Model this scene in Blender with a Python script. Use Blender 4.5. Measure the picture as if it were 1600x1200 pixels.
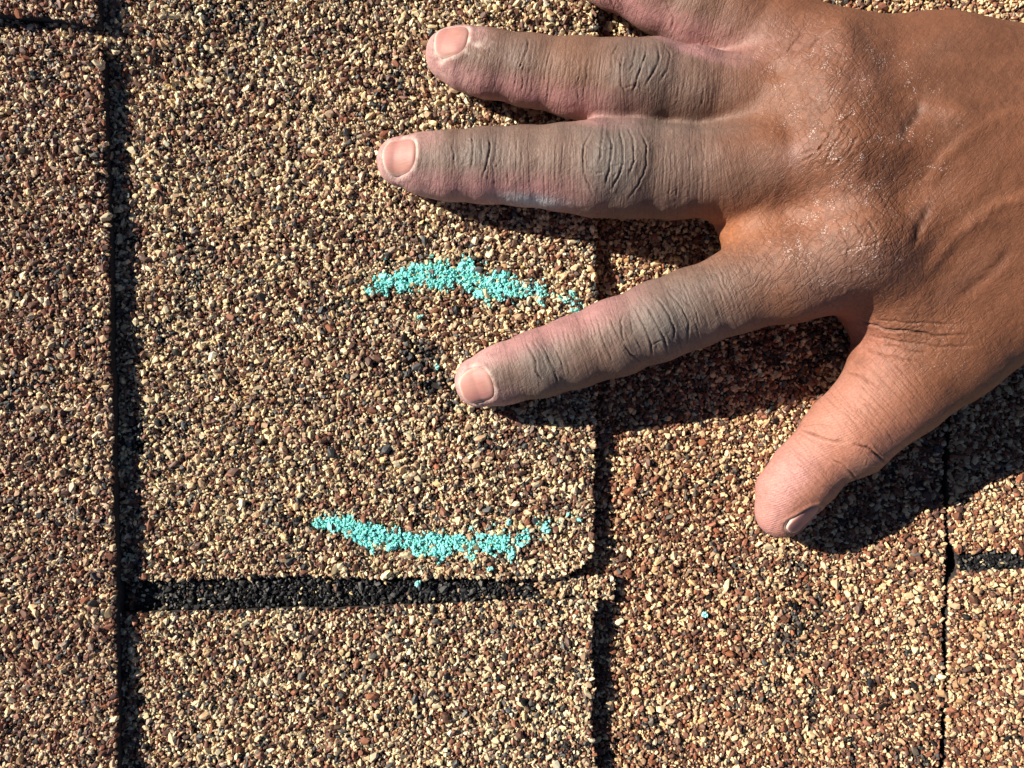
import bpy, math, random, time
T0 = time.time()
import numpy as np
from mathutils import Vector

R = math.radians
for o in list(bpy.data.objects):
    bpy.data.objects.remove(o)
sc = bpy.context.scene
COL = sc.collection
rng = np.random.default_rng(7)

# ------------------------------------------------------------------ camera, sky, sun, exposure
F = 1200.0            # focal length in photograph pixels (1600 wide)
D = 0.190             # camera height above the right-hand shingle (m)
cam_d = bpy.data.cameras.new('camera')
cam = bpy.data.objects.new('camera', cam_d)
COL.objects.link(cam)
cam.location = (0, 0, D)
cam.rotation_euler = (0, 0, 0)
cam_d.sensor_width = 36
cam_d.lens = F / 1600 * 36
cam_d.clip_start = 0.005
cam_d.clip_end = 200
sc.camera = cam

SUN_EL = 30.0
SUN_DIR = Vector((0.935, -0.355, 0)).normalized()      # the way shadows fall on the roof
world = bpy.data.worlds.new('World')
sc.world = world
world.use_nodes = True
wn = world.node_tree.nodes
wl = world.node_tree.links
wn.clear()
wo = wn.new('ShaderNodeOutputWorld')
bg = wn.new('ShaderNodeBackground')
sky = wn.new('ShaderNodeTexSky')
sky.sky_type = 'NISHITA'
sky.sun_disc = False
sky.sun_elevation = R(SUN_EL)
sky.sun_rotation = math.atan2(-SUN_DIR.x, -SUN_DIR.y)
sky.altitude = 3000
sky.air_density = 0.6
sky.dust_density = 0.3
bg.inputs['Strength'].default_value = 0.05
wl.new(sky.outputs[0], bg.inputs[0])
wl.new(bg.outputs[0], wo.inputs[0])

sun_d = bpy.data.lights.new('sun', 'SUN')
sun = bpy.data.objects.new('sun', sun_d)
COL.objects.link(sun)
sun_d.energy = 5.0
sun_d.angle = R(0.5)
sun_d.color = (1.0, 0.93, 0.82)
ld = Vector((SUN_DIR.x * math.cos(R(SUN_EL)), SUN_DIR.y * math.cos(R(SUN_EL)), -math.sin(R(SUN_EL))))
sun.rotation_euler = ld.to_track_quat('-Z', 'Y').to_euler()
sun.location = (-0.4, 0.3, 0.6)

sc.view_settings.view_transform = 'Standard'
sc.view_settings.look = 'None'
sc.view_settings.exposure = 0.85
sc.view_settings.gamma = 1
sc.view_settings.use_curve_mapping = False


# ------------------------------------------------------------------ helpers
def P(px, py, z=0.0):
    """photograph pixel + height (mm) -> world position in mm"""
    k = (D * 1000 - z) / F
    return np.array([(px - 800) * k, (600 - py) * k, z])


_tab = np.random.default_rng(3).random((64, 64, 64)).astype(np.float32)


def noise3(x, y, z):
    xi = np.floor(x).astype(int); yi = np.floor(y).astype(int); zi = np.floor(z).astype(int)
    fx = x - xi; fy = y - yi; fz = z - zi
    fx = fx * fx * (3 - 2 * fx); fy = fy * fy * (3 - 2 * fy); fz = fz * fz * (3 - 2 * fz)
    g = lambda a, b, c: _tab[(xi + a) & 63, (yi + b) & 63, (zi + c) & 63]
    c00 = g(0, 0, 0) * (1 - fx) + g(1, 0, 0) * fx
    c10 = g(0, 1, 0) * (1 - fx) + g(1, 1, 0) * fx
    c01 = g(0, 0, 1) * (1 - fx) + g(1, 0, 1) * fx
    c11 = g(0, 1, 1) * (1 - fx) + g(1, 1, 1) * fx
    return ((c00 * (1 - fy) + c10 * fy) * (1 - fz) + (c01 * (1 - fy) + c11 * fy) * fz)


def fbm(x, y, z=0.0, s=1.0, octv=3):
    x = np.asarray(x, float); y = np.asarray(y, float); z = np.asarray(z, float) + np.zeros_like(x)
    t = 0; a = 1; n = 0
    for o in range(octv):
        f = s * 2 ** o
        t = t + a * noise3(x * f + 11.3 * o, y * f + 5.7 * o, z * f + 2.1 * o); n += a; a *= 0.5
    return t / n            # 0..1


def new_mat(name):
    m = bpy.data.materials.new(name)
    m.use_nodes = True
    nt = m.node_tree
    nt.nodes.clear()
    out = nt.nodes.new('ShaderNodeOutputMaterial')
    b = nt.nodes.new('ShaderNodeBsdfPrincipled')
    nt.links.new(b.outputs[0], out.inputs[0])
    return m, nt, b


def node(nt, typ, **kw):
    n = nt.nodes.new(typ)
    for k, v in kw.items():
        if k in n.inputs:
            n.inputs[k].default_value = v
        else:
            setattr(n, k, v)
    return n


def mesh_obj(name, verts, faces, mat=None, parent=None, smooth=False):
    me = bpy.data.meshes.new(name)
    verts = np.asarray(verts, dtype=np.float32)
    faces = np.asarray(faces, dtype=np.int32)
    me.vertices.add(len(verts))
    me.vertices.foreach_set('co', verts.ravel())
    if len(faces):
        k = faces.shape[1]
        me.loops.add(len(faces) * k)
        me.loops.foreach_set('vertex_index', faces.ravel())
        me.polygons.add(len(faces))
        me.polygons.foreach_set('loop_start', np.arange(len(faces), dtype=np.int32) * k)
        me.update(calc_edges=True)
        if smooth:
            me.polygons.foreach_set('use_smooth', np.ones(len(faces), dtype=bool))
    me.update()
    if mat:
        me.materials.append(mat)
    o = bpy.data.objects.new(name, me)
    COL.objects.link(o)
    if parent:
        o.parent = parent
    return o


# ------------------------------------------------------------------ materials of the roof
def granule_material():
    m, nt, b = new_mat('mineral_granule')
    at = node(nt, 'ShaderNodeAttribute', attribute_type='INSTANCER', attribute_name='gcol')
    tc = node(nt, 'ShaderNodeTexCoord')
    nz = node(nt, 'ShaderNodeTexNoise', Scale=2.2, Detail=3.0)
    nt.links.new(tc.outputs['Object'], nz.inputs['Vector'])
    mr = node(nt, 'ShaderNodeMapRange')
    mr.inputs['To Min'].default_value = 0.72
    mr.inputs['To Max'].default_value = 1.25
    nt.links.new(nz.outputs['Fac'], mr.inputs['Value'])
    mx = node(nt, 'ShaderNodeVectorMath', operation='SCALE')
    nt.links.new(at.outputs['Color'], mx.inputs[0])
    nt.links.new(mr.outputs[0], mx.inputs['Scale'])
    nt.links.new(mx.outputs[0], b.inputs['Base Color'])
    b.inputs['Roughness'].default_value = 0.55
    b.inputs['Specular IOR Level'].default_value = 0.35
    return m


def asphalt_material():
    m, nt, b = new_mat('asphalt_mat')
    tc = node(nt, 'ShaderNodeTexCoord')
    nz = node(nt, 'ShaderNodeTexNoise', Scale=900.0, Detail=4.0)
    nt.links.new(tc.outputs['Object'], nz.inputs['Vector'])
    cr = node(nt, 'ShaderNodeValToRGB')
    cr.color_ramp.elements[0].color = (0.006, 0.005, 0.005, 1)
    cr.color_ramp.elements[1].color = (0.035, 0.024, 0.018, 1)
    nt.links.new(nz.outputs['Fac'], cr.inputs[0])
    nt.links.new(cr.outputs[0], b.inputs['Base Color'])
    bp = node(nt, 'ShaderNodeBump', Strength=0.8, Distance=0.0003)
    nt.links.new(nz.outputs['Fac'], bp.inputs['Height'])
    nt.links.new(bp.outputs[0], b.inputs['Normal'])
    b.inputs['Roughness'].default_value = 0.8
    return m


def far_shingle_material():
    m, nt, b = new_mat('granule_surface')
    tc = node(nt, 'ShaderNodeTexCoord')
    vo = node(nt, 'ShaderNodeTexVoronoi', Scale=850.0)
    nt.links.new(tc.outputs['Object'], vo.inputs['Vector'])
    cr = node(nt, 'ShaderNodeValToRGB')
    cr.color_ramp.interpolation = 'CONSTANT'
    els = cr.color_ramp.elements
    cols = [(0.0, (0.50, 0.38, 0.22, 1)), (0.33, (0.26, 0.12, 0.07, 1)), (0.6, (0.13, 0.07, 0.05, 1)), (0.85, (0.05, 0.05, 0.05, 1))]
    els[0].position, els[0].color = cols[0]
    els[1].position, els[1].color = cols[1]
    for p_, c_ in cols[2:]:
        e = els.new(p_); e.color = c_
    sp = node(nt, 'ShaderNodeSeparateColor')
    nt.links.new(vo.outputs['Color'], sp.inputs[0])
    nt.links.new(sp.outputs[0], cr.inputs[0])
    nt.links.new(cr.outputs[0], b.inputs['Base Color'])
    bp = node(nt, 'ShaderNodeBump', Strength=1.0, Distance=0.0006, invert=True)
    nt.links.new(vo.outputs['Distance'], bp.inputs['Height'])
    nt.links.new(bp.outputs[0], b.inputs['Normal'])
    b.inputs['Roughness'].default_value = 0.8
    return m


def chalk_material():
    m, nt, b = new_mat('turquoise_chalk')
    at = node(nt, 'ShaderNodeAttribute', attribute_type='INSTANCER', attribute_name='gcol')
    nt.links.new(at.outputs['Color'], b.inputs['Base Color'])
    tc = node(nt, 'ShaderNodeTexCoord')
    nz = node(nt, 'ShaderNodeTexNoise', Scale=5.0, Detail=4.0)
    nt.links.new(tc.outputs['Object'], nz.inputs['Vector'])
    bp = node(nt, 'ShaderNodeBump', Strength=0.35, Distance=0.2)
    nt.links.new(nz.outputs['Fac'], bp.inputs['Height'])
    nt.links.new(bp.outputs[0], b.inputs['Normal'])
    b.inputs['Roughness'].default_value = 0.95
    b.inputs['Specular IOR Level'].default_value = 0.1
    return m


M_GRAN = granule_material()
M_ASPH = asphalt_material()
M_FAR = far_shingle_material()
M_CHALK = chalk_material()

NVAR = 12


def chip_tree(name, mat, npts=1, jitter=0.47, hull=True):
    """node group: chipped stone shapes set on the points of the mesh (sizes, turns and colours ride on the points)"""
    nt = bpy.data.node_groups.new(name, 'GeometryNodeTree')
    nt.interface.new_socket('Geometry', in_out='INPUT', socket_type='NodeSocketGeometry')
    nt.interface.new_socket('Geometry', in_out='OUTPUT', socket_type='NodeSocketGeometry')
    gi = nt.nodes.new('NodeGroupInput'); go = nt.nodes.new('NodeGroupOutput')
    join = nt.nodes.new('GeometryNodeGeometryToInstance')
    for k in range(NVAR):
        ico = nt.nodes.new('GeometryNodeMeshIcoSphere')
        ico.inputs['Radius'].default_value = 1.0
        ico.inputs['Subdivisions'].default_value = 1 if (k % 3 or not hull) else 2
        if not hull:
            ico.inputs['Subdivisions'].default_value = 2
        rv = nt.nodes.new('FunctionNodeRandomValue'); rv.data_type = 'FLOAT_VECTOR'
        rv.inputs['Min'].default_value = (-jitter,) * 3
        rv.inputs['Max'].default_value = (jitter,) * 3
        rv.inputs['Seed'].default_value = 17 + k * 5
        sp = nt.nodes.new('GeometryNodeSetPosition')
        nt.links.new(ico.outputs['Mesh'], sp.inputs['Geometry'])
        nt.links.new(rv.outputs[0], sp.inputs['Offset'])
        last = sp.outputs[0]
        if hull:
            ch = nt.nodes.new('GeometryNodeConvexHull')
            nt.links.new(last, ch.inputs[0])
            last = ch.outputs[0]
        ss = nt.nodes.new('GeometryNodeSetShadeSmooth')
        ss.inputs['Shade Smooth'].default_value = False
        nt.links.new(last, ss.inputs[0])
        sm = nt.nodes.new('GeometryNodeSetMaterial')
        sm.inputs['Material'].default_value = mat
        nt.links.new(ss.outputs[0], sm.inputs[0])
        nt.links.new(sm.outputs[0], join.inputs[0])
    iop = nt.nodes.new('GeometryNodeInstanceOnPoints')
    iop.inputs['Pick Instance'].default_value = True

    def named(nm, typ):
        n = nt.nodes.new('GeometryNodeInputNamedAttribute'); n.data_type = typ
        n.inputs['Name'].default_value = nm
        return n.outputs[0]
    nt.links.new(gi.outputs[0], iop.inputs['Points'])
    nt.links.new(join.outputs[0], iop.inputs['Instance'])
    nt.links.new(named('var', 'INT'), iop.inputs['Instance Index'])
    e2r = nt.nodes.new('FunctionNodeEulerToRotation')
    nt.links.new(named('rot', 'FLOAT_VECTOR'), e2r.inputs[0])
    nt.links.new(e2r.outputs[0], iop.inputs['Rotation'])
    nt.links.new(named('scl', 'FLOAT_VECTOR'), iop.inputs['Scale'])
    nt.links.new(iop.outputs[0], go.inputs[0])
    return nt


NG_GRAN = chip_tree('granule_chips', M_GRAN)
NG_CHALK = chip_tree('chalk_crumbs', M_CHALK, jitter=0.36, hull=False)


def scatter(name, g, tree, mat, parent=None, origin=(0, 0, 0)):
    """g: dict pos (mm), rot, scl (mm), var, col"""
    if len(g['pos']) == 0:
        return None
    o = mesh_obj(name, (g['pos'] - np.array(origin)) * 0.001, np.zeros((0, 3)), mat, parent)
    o.location = np.array(origin) * 0.001
    me = o.data
    a = me.attributes.new('rot', 'FLOAT_VECTOR', 'POINT'); a.data.foreach_set('vector', g['rot'].astype(np.float32).ravel())
    a = me.attributes.new('scl', 'FLOAT_VECTOR', 'POINT'); a.data.foreach_set('vector', (g['scl'] * 0.001).astype(np.float32).ravel())
    a = me.attributes.new('var', 'INT', 'POINT'); a.data.foreach_set('value', g['var'].astype(np.int32))
    c = np.ones((len(g['pos']), 4), np.float32); c[:, :3] = g['col']
    a = me.attributes.new('gcol', 'FLOAT_COLOR', 'POINT'); a.data.foreach_set('color', c.ravel())
    md = o.modifiers.new('chips', 'NODES'); md.node_group = tree
    return o


# ------------------------------------------------------------------ roof: shingle pieces and their granules
BX0, BX1, BY0, BY1 = -190.0, 190.0, -148.0, 148.0        # mm, extent of the built granule surface
PX = lambda px, z: (px - 800) * (190 - z) / F
PY = lambda py, z: (600 - py) * (190 - z) / F


def wob(t, seed, amp):
    t = np.asarray(t, float)
    return (fbm(t * 0.12, seed * 7.7 + 0 * t, 0, 1, 2) - .5) * 2 * amp + (fbm(t * 1.1, seed * 3.1 + 0 * t, 4.4, 1, 2) - .5) * 2 * amp * 0.7


class Piece:
    def __init__(self, name, z, xl, xr, yt, yb, mix, seed, bottom=-3.0, ramp=None, label=None, dens=1.0):
        self.__dict__.update(locals())

    def h(self, x, y):
        z = self.z + (fbm(x * 0.035, y * 0.035, self.seed, 1, 3) - .5) * 1.3
        if self.ramp is not None:
            z = z + self.ramp(x, y)
        return z

    def inside(self, x, y):
        return (x > self.xl(y)) & (x < self.xr(y)) & (y < self.yt(x)) & (y > self.yb(x))


def line_x(pts, z, seed, amp=0.45):
    """edge x as a function of y, through photograph pixels"""
    ys = np.array([PY(p[1], z) for p in pts]); xs = np.array([PX(p[0], z) for p in pts])
    o = np.argsort(ys); ys, xs = ys[o], xs[o]
    return lambda y: np.interp(y, ys, xs) + wob(y, seed, amp)


def line_y(pts, z, seed, amp=0.45):
    xs = np.array([PX(p[0], z) for p in pts]); ys = np.array([PY(p[1], z) for p in pts])
    return lambda x: np.interp(x, xs, ys) + wob(x, seed, amp)


const = lambda v: (lambda t: np.zeros_like(np.asarray(t, float)) + v)
ZB, ZA, ZM, ZL = 9.6, 6.6, 3.3, 3.3
eA = line_x([(152, -200), (156, 40), (160, 95), (169, 300), (174, 600), (181, 950), (186, 1400)], ZA, 1, .35)
eM = line_x([(934, -400), (934, 50), (932, 400), (932, 600), (928, 760), (926, 1400)], ZM, 2, .35)
eMb = line_y([(-400, 912), (200, 908), (400, 902), (700, 902), (820, 906), (868, 905), (900, 893), (920, 874), (934, 846)], ZM, 3, .4)
eLt = line_y([(-400, 955), (200, 955), (400, 952), (600, 948), (700, 944), (780, 940), (950, 937), (1000, 937)], ZL, 4, .6)
eLr = line_x([(940, 930), (926, 960), (924, 1020), (930, 1080), (922, 1120), (927, 1200), (920, 1500)], ZL, 5, .4)
eRr = line_x([(1485, -300), (1482, 500), (1472, 760), (1474, 860), (1470, 960), (1472, 1060), (1466, 1200), (1462, 1500)], 0, 6, .4)
eQl = line_x([(1490, -300), (1488, 500), (1480, 760), (1484, 840), (1494, 862), (1496, 892), (1482, 910), (1478, 960), (1480, 1060), (1474, 1200), (1470, 1500)], 0, 7, .4)
eBr = line_x([(152, -300), (152, 40)], ZB, 8, .4)
eBb = line_y([(-500, 18), (0, 22), (70, 27), (150, 40)], ZB, 9, .4)


def ramp_m(x, y):
    """the tab lies flush with its left neighbour above the end of the cut"""
    t = np.clip((y - PY(105, 4)) / 5.0, 0, 1); t = t * t * (3 - 2 * t)
    s = np.clip((PX(430, 4) - x) / 40.0, 0, 1); s = s * s * (3 - 2 * s)
    return t * s * 3.3


MIX_MID = dict(cream=.38, tan=.20, brick=.15, brown=.19, grey=.05, dark=.03)
MIX_LEFT = dict(cream=.27, tan=.18, brick=.20, brown=.26, grey=.06, dark=.03)
MIX_RIGHT = dict(cream=.32, tan=.15, brick=.27, brown=.20, grey=.04, dark=.02)
MIX_Q = dict(cream=.37, tan=.20, brick=.27, brown=.14, grey=.01, dark=.01)
MIX_LOW = dict(cream=.37, tan=.17, brick=.20, brown=.16, grey=.06, dark=.04)
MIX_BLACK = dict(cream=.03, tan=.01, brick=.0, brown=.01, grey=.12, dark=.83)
PAL = dict(cream=(.72, .575, .35), tan=(.47, .315, .19), brick=(.26, .112, .068), brown=(.13, .068, .048), grey=(.10, .095, .085), dark=(.014, .0135, .014))
PKEYS = list(PAL)

stripM_top = lambda x: eMb(x) + 6
pieces = [
    Piece('upper_left', ZB, const(BX0), eBr, const(BY1), eBb, MIX_LEFT, 21, 5.4, label='shingle tab overlapping the far upper left corner'),
    Piece('left', ZA, const(BX0), eA, const(BY1), const(BY0), MIX_LEFT, 22, 1.0, label='raised shingle tab along the left edge'),
    Piece('middle', ZM, lambda y: eA(y) - 9, eM, const(BY1), eMb, MIX_MID, 23, -2.2, ramp=ramp_m, label='shingle tab with the two chalk strokes'),
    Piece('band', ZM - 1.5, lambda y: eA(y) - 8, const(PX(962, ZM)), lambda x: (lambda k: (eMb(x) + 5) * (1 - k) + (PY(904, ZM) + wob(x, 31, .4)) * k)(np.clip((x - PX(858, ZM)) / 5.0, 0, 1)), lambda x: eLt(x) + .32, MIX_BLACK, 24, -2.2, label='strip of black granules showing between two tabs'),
    Piece('lower', ZL, lambda y: eA(y) - 9, eLr, eLt, const(BY0), MIX_LOW, 25, -2.2, label='shingle tab below the black strip'),
    Piece('right', 0.0, lambda y: np.minimum(eM(y), eLr(y)) - 9, eRr, const(BY1), const(BY0), MIX_RIGHT, 26, -4.5, label='lower lying shingle tab under the index finger and thumb'),
    Piece('far_right_top', 0.1, eQl, const(BX1), const(BY1), line_y([(1400, 866), (1500, 864), (1600, 862), (2300, 856)], 0, 11, .35), MIX_Q, 27, -4.5, label='pale shingle tab at the right edge above the black strip'),
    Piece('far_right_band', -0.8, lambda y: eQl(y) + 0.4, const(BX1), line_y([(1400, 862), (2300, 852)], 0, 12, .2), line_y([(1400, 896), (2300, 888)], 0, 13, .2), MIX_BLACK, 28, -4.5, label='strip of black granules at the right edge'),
    Piece('far_right_low', 0.1, eQl, const(BX1), line_y([(1400, 893), (1500, 892), (1600, 890), (2300, 884)], 0, 14, .35), const(BY0), MIX_Q, 29, -4.5, label='pale shingle tab in the lower right corner'),
]


def slab(p, parent):
    # grid of the top plus a skirt; columns follow the cut edges
    step = 1.6
    y0, y1 = max(BY0, -400), BY1
    xm = 0.0
    # parameterise rows by v between yb and yt, columns by u between xl and xr
    xa = float(np.clip(np.mean(p.xl(np.linspace(BY0, BY1, 9))), BX0, BX1)); xb = float(np.clip(np.mean(p.xr(np.linspace(BY0, BY1, 9))), BX0, BX1))
    ya = float(np.mean(p.yb(np.linspace(max(xa, BX0), xb, 9)))); yb_ = float(np.mean(p.yt(np.linspace(max(xa, BX0), xb, 9))))
    nx = max(4, int((xb - xa) / step)); ny = max(4, int((yb_ - ya) / 0.9))
    if ny > 200: ny = int(ny * .75)
    u = np.linspace(0, 1, nx + 1); v = np.linspace(0, 1, ny + 1)
    U, V = np.meshgrid(u, v)
    X = xa + (xb - xa) * U; Y = ya + (yb_ - ya) * V
    for _ in range(3):
        X = p.xl(Y) + (p.xr(Y) - p.xl(Y)) * U
        Y = p.yb(X) + (p.yt(X) - p.yb(X)) * V
    Z = p.h(X, Y) - 0.12
    top = np.stack([X, Y, Z], -1)
    ring = []
    for i in range(nx + 1): ring.append((0, i))
    for j in range(1, ny + 1): ring.append((j, nx))
    for i in range(nx - 1, -1, -1): ring.append((ny, i))
    for j in range(ny - 1, 0, -1): ring.append((j, 0))
    idx = np.arange((nx + 1) * (ny + 1)).reshape(ny + 1, nx + 1)
    faces = np.stack([idx[:-1, :-1], idx[:-1, 1:], idx[1:, 1:], idx[1:, :-1]], -1).reshape(-1, 4)
    V0 = top.reshape(-1, 3)
    rt = np.array([idx[j, i] for j, i in ring])
    low = V0[rt].copy(); low[:, 2] = p.bottom
    n0 = len(V0); nr = len(rt)
    k = np.arange(nr); k2 = (k + 1) % nr
    skirt = np.stack([rt[k], n0 + k, n0 + k2, rt[k2]], -1)[:, ::-1]
    return mesh_obj('shingle', np.concatenate([V0, low]) * .001, np.concatenate([faces, skirt[:, ::-1]]), M_ASPH, parent)


roof_v = np.array([(-1.6, -1.6, -.0052), (1.6, -1.6, -.0052), (1.6, 1.6, -.0052), (-1.6, 1.6, -.0052)])
# the rest of the roof beyond the built tabs: overlapping courses of plainer shingles round the built patch
roof = mesh_obj('roof', roof_v, [(0, 1, 2, 3)], M_FAR)
roof['kind'] = 'structure'
roof['label'] = 'brown and cream granule covered asphalt shingle roof'

# dark and bare spots: (px, py, sx, sy, strength)
SPOTS = [(652, 554, 26, 15, 1.3), (690, 600, 28, 11, 1.15), (672, 578, 12, 14, 1.2), (640, 590, 40, 30, .3), (610, 130, 14, 26, .35), (540, 480, 26, 16, .3), (20, 610, 40, 16, .5), (20, 790, 30, 10, .4),
         (1240, 880, 10, 24, .3), (700, 640, 18, 12, .35), (760, 690, 18, 12, .3), (1268, 1100, 7, 26, .5), (1330, 1180, 7, 22, .5), (860, 1100, 14, 8, .3),
         (770, 150, 14, 20, .3), (140, 520, 14, 22, .4), (300, 480, 20, 14, .25), (450, 620, 30, 16, .2), (380, 60, 14, 12, .25)]


def make_granules(p):
    out = []
    area_x0, area_x1 = BX0 + 1, BX1 - 1
    for layer, (pitch, rlo, rhi, dz) in enumerate([(0.72, .29, .46, .00), (0.74, .32, .54, .26), (1.6, .50, .80, .40)]):
        nx = int((BX1 - BX0) / pitch); ny = int((BY1 - BY0) / (pitch * .9))
        gx, gy = np.meshgrid(np.arange(nx), np.arange(ny))
        gx = gx.ravel().astype(float); gy = gy.ravel().astype(float)
        x = BX0 + (gx + 0.5 * (gy % 2) + rng.uniform(-.42, .42, gx.size)) * pitch
        y = BY0 + (gy + rng.uniform(-.42, .42, gx.size)) * pitch * .9
        k = p.inside(x, y)
        if layer == 1:
            k &= rng.random(x.size) < .58
        if layer == 2:
            k &= rng.random(x.size) < .42
        x, y = x[k], y[k]
        n = x.size
        if not n: continue
        r = rng.uniform(rlo, rhi, n) * (1 + .15 * rng.standard_normal(n).clip(-2, 2))
        scl = np.stack([r * rng.uniform(.9, 1.55, n), r * rng.uniform(.58, .95, n), r * rng.uniform(.55, .95, n)], -1)
        rot = np.stack([rng.uniform(-.8, .8, n), rng.uniform(-.8, .8, n), rng.uniform(0, 6.283, n)], -1)
        z = p.h(x, y) + dz + rng.uniform(-.15, .32, n)
        # colours
        pr = np.array([p.mix[q] for q in PKEYS]); pr = pr / pr.sum()
        P_ = np.repeat(pr[None], n, 0)
        px = 800 + x * F / (190 - p.z); py = 600 - y * F / (190 - p.z)
        dark = np.zeros(n)
        if p.mix is not MIX_BLACK:
            for sx_, sy_, a_, b_, s_ in SPOTS:
                dark = np.maximum(dark, s_ * np.exp(-((px - sx_) / a_) ** 2 - ((py - sy_) / b_) ** 2))
            cl = fbm(x * .09, y * .09, p.seed, 1, 3)
            dark = np.maximum(dark, np.clip((cl - .70) * 2.0, 0, .4))
            br = fbm(x * .06 + 40, y * .06, p.seed + 3, 1, 2)
            P_[:, 2:4] *= (0.6 + 1.0 * br)[:, None]
            P_[:, 4] += dark * 1.2; P_[:, 5] += dark * .9
        elif p.name == 'band':
            # the black strip thins out to brown at its right end
            t = np.clip((px - 800) / 60, 0, 1)
            t = np.maximum(t, np.clip((px - 700) / 120, 0, 1) * np.clip((py - 926) / 8, 0, 1) * .7)
            mid = np.array([MIX_MID[q] for q in PKEYS])
            P_ = P_ * (1 - t)[:, None] + mid[None] * t[:, None]
            t2 = np.clip((235 - px) / 20, 0, 1) * .6
            P_ = P_ * (1 - t2)[:, None] + mid[None] * t2[:, None]
        P_ /= P_.sum(1, keepdims=True)
        ci = (rng.random(n)[:, None] > np.cumsum(P_, 1)).sum(1).clip(0, 5)
        col = np.array([PAL[q] for q in PKEYS])[ci]
        col = col * rng.uniform(.68, 1.28, n)[:, None]
        hue = rng.standard_normal(n) * .05
        col = col * np.stack([1 + hue, np.ones(n), 1 - hue * 1.6], -1)
        if p.mix is MIX_LEFT: col = col * np.array([1.0, .97, .98])
        if p.mix is MIX_RIGHT or p.mix is MIX_Q: col = col * np.array([1.02, .94, .88])
        if layer == 2:      # the large chips are mostly the pale ones
            pass
        keep = np.ones(n, bool)
        keep &= ~(rng.random(n) < np.clip(dark, 0, 1) * .66)
        out.append(dict(pos=np.stack([x, y, z], -1)[keep], rot=rot[keep], scl=scl[keep], var=rng.integers(0, NVAR, n)[keep], col=np.clip(col, .004, .9)[keep]))
    return {k: np.concatenate([o[k] for o in out]) for k in out[0]}


GR = {}
sh_obj = {}
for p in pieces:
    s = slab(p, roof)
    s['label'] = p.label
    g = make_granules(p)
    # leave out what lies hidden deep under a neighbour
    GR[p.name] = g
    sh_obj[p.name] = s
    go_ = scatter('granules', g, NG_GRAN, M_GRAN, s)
    go_['kind'] = 'stuff'


print('granules', time.time()-T0)
# ------------------------------------------------------------------ chalk strokes
def stroke(name, pts, label, group, sparse):
    """pts: (px, py, half width px, cover 0..1)"""
    A = np.array(pts, float)
    g = GR['middle']
    zc = ZM + 1
    px = 800 + g['pos'][:, 0] * F / (190 - g['pos'][:, 2]); py = 600 - g['pos'][:, 1] * F / (190 - g['pos'][:, 2])

    def cover(px, py):
        best = np.full(px.shape, 9.0); cv = np.zeros(px.shape)
        for a, b in zip(A[:-1], A[1:]):
            d = b[:2] - a[:2]
            t = np.clip(((px - a[0]) * d[0] + (py - a[1]) * d[1]) / (d @ d), 0, 1)
            w = a[2] + (b[2] - a[2]) * t
            q = np.hypot(px - a[0] - d[0] * t, py - a[1] - d[1] * t) / w
            m = q < best
            best[m] = q[m]; cv[m] = (a[3] + (b[3] - a[3]) * t)[m]
        nz = fbm(px * .06, py * .06, 9.0, 1, 3)
        nz2 = fbm(px * .22, py * .22, 3.0, 1, 2)
        e = best + (nz - .5) * 2.0 + (nz2 - .5) * 2.2
        return np.clip((1.0 - e) * 3.0, 0, 1) * cv
    c = cover(px, py) * np.clip((fbm(px * .35, py * .35, 21.0, 1, 1) - .22) * 3.2, 0, 1)
    topness = g['pos'][:, 2] - [0]
    hz = pieces[2].h(g['pos'][:, 0], g['pos'][:, 1])
    k = (rng.random(c.size) < c * 1.0) & (g['pos'][:, 2] - hz > .02)
    n1 = k.sum()
    base = np.array((.36, .93, .86))
    s1 = g['scl'][k] * rng.uniform(1.05, 1.4, (n1, 1))
    p1 = g['pos'][k] + np.array([-.03, .02, .12])
    # loose crumbs pressed between and over the granules
    x0, x1 = A[:, 0].min() - 30, A[:, 0].max() + 30; y0, y1 = A[:, 1].min() - 40, A[:, 1].max() + 40
    m = int((x1 - x0) * (y1 - y0) * .40)
    qx = rng.uniform(x0, x1, m); qy = rng.uniform(y0, y1, m)
    c2 = cover(qx, qy)
    kk = rng.random(m) < c2 ** 1.3 * np.clip((fbm(qx * .35, qy * .35, 21.0, 1, 1) - .26) * 3.2, 0, 1)
    qx, qy = qx[kk], qy[kk]; m = qx.size
    x = (qx - 800) * (190 - zc) / F; y = (600 - qy) * (190 - zc) / F
    z = pieces[2].h(x, y) + rng.uniform(.35, 1.05, m)
    r = rng.uniform(.12, .38, m)
    s2 = np.stack([r * rng.uniform(.8, 1.3, m), r * rng.uniform(.7, 1.1, m), r * rng.uniform(.45, .8, m)], -1)
    pos = np.concatenate([p1, np.stack([x, y, z], -1)])
    n = len(pos)
    col = base * rng.uniform(.92, 1.02, (n, 1)) * (1 + rng.standard_normal((n, 3)) * .03)
    gg = dict(pos=pos, rot=np.concatenate([g['rot'][k], rng.uniform(0, 6.28, (m, 3))]), scl=np.concatenate([s1, s2]),
              var=np.concatenate([g['var'][k], rng.integers(0, NVAR, m)]), col=np.clip(col, 0, .95))
    org = P(A[:, 0].mean(), A[:, 1].mean(), ZM + .5)
    o = scatter(name, gg, NG_CHALK, M_CHALK, None, org)
    o['label'] = label; o['category'] = 'chalk mark'; o['group'] = group
    return o


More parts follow.
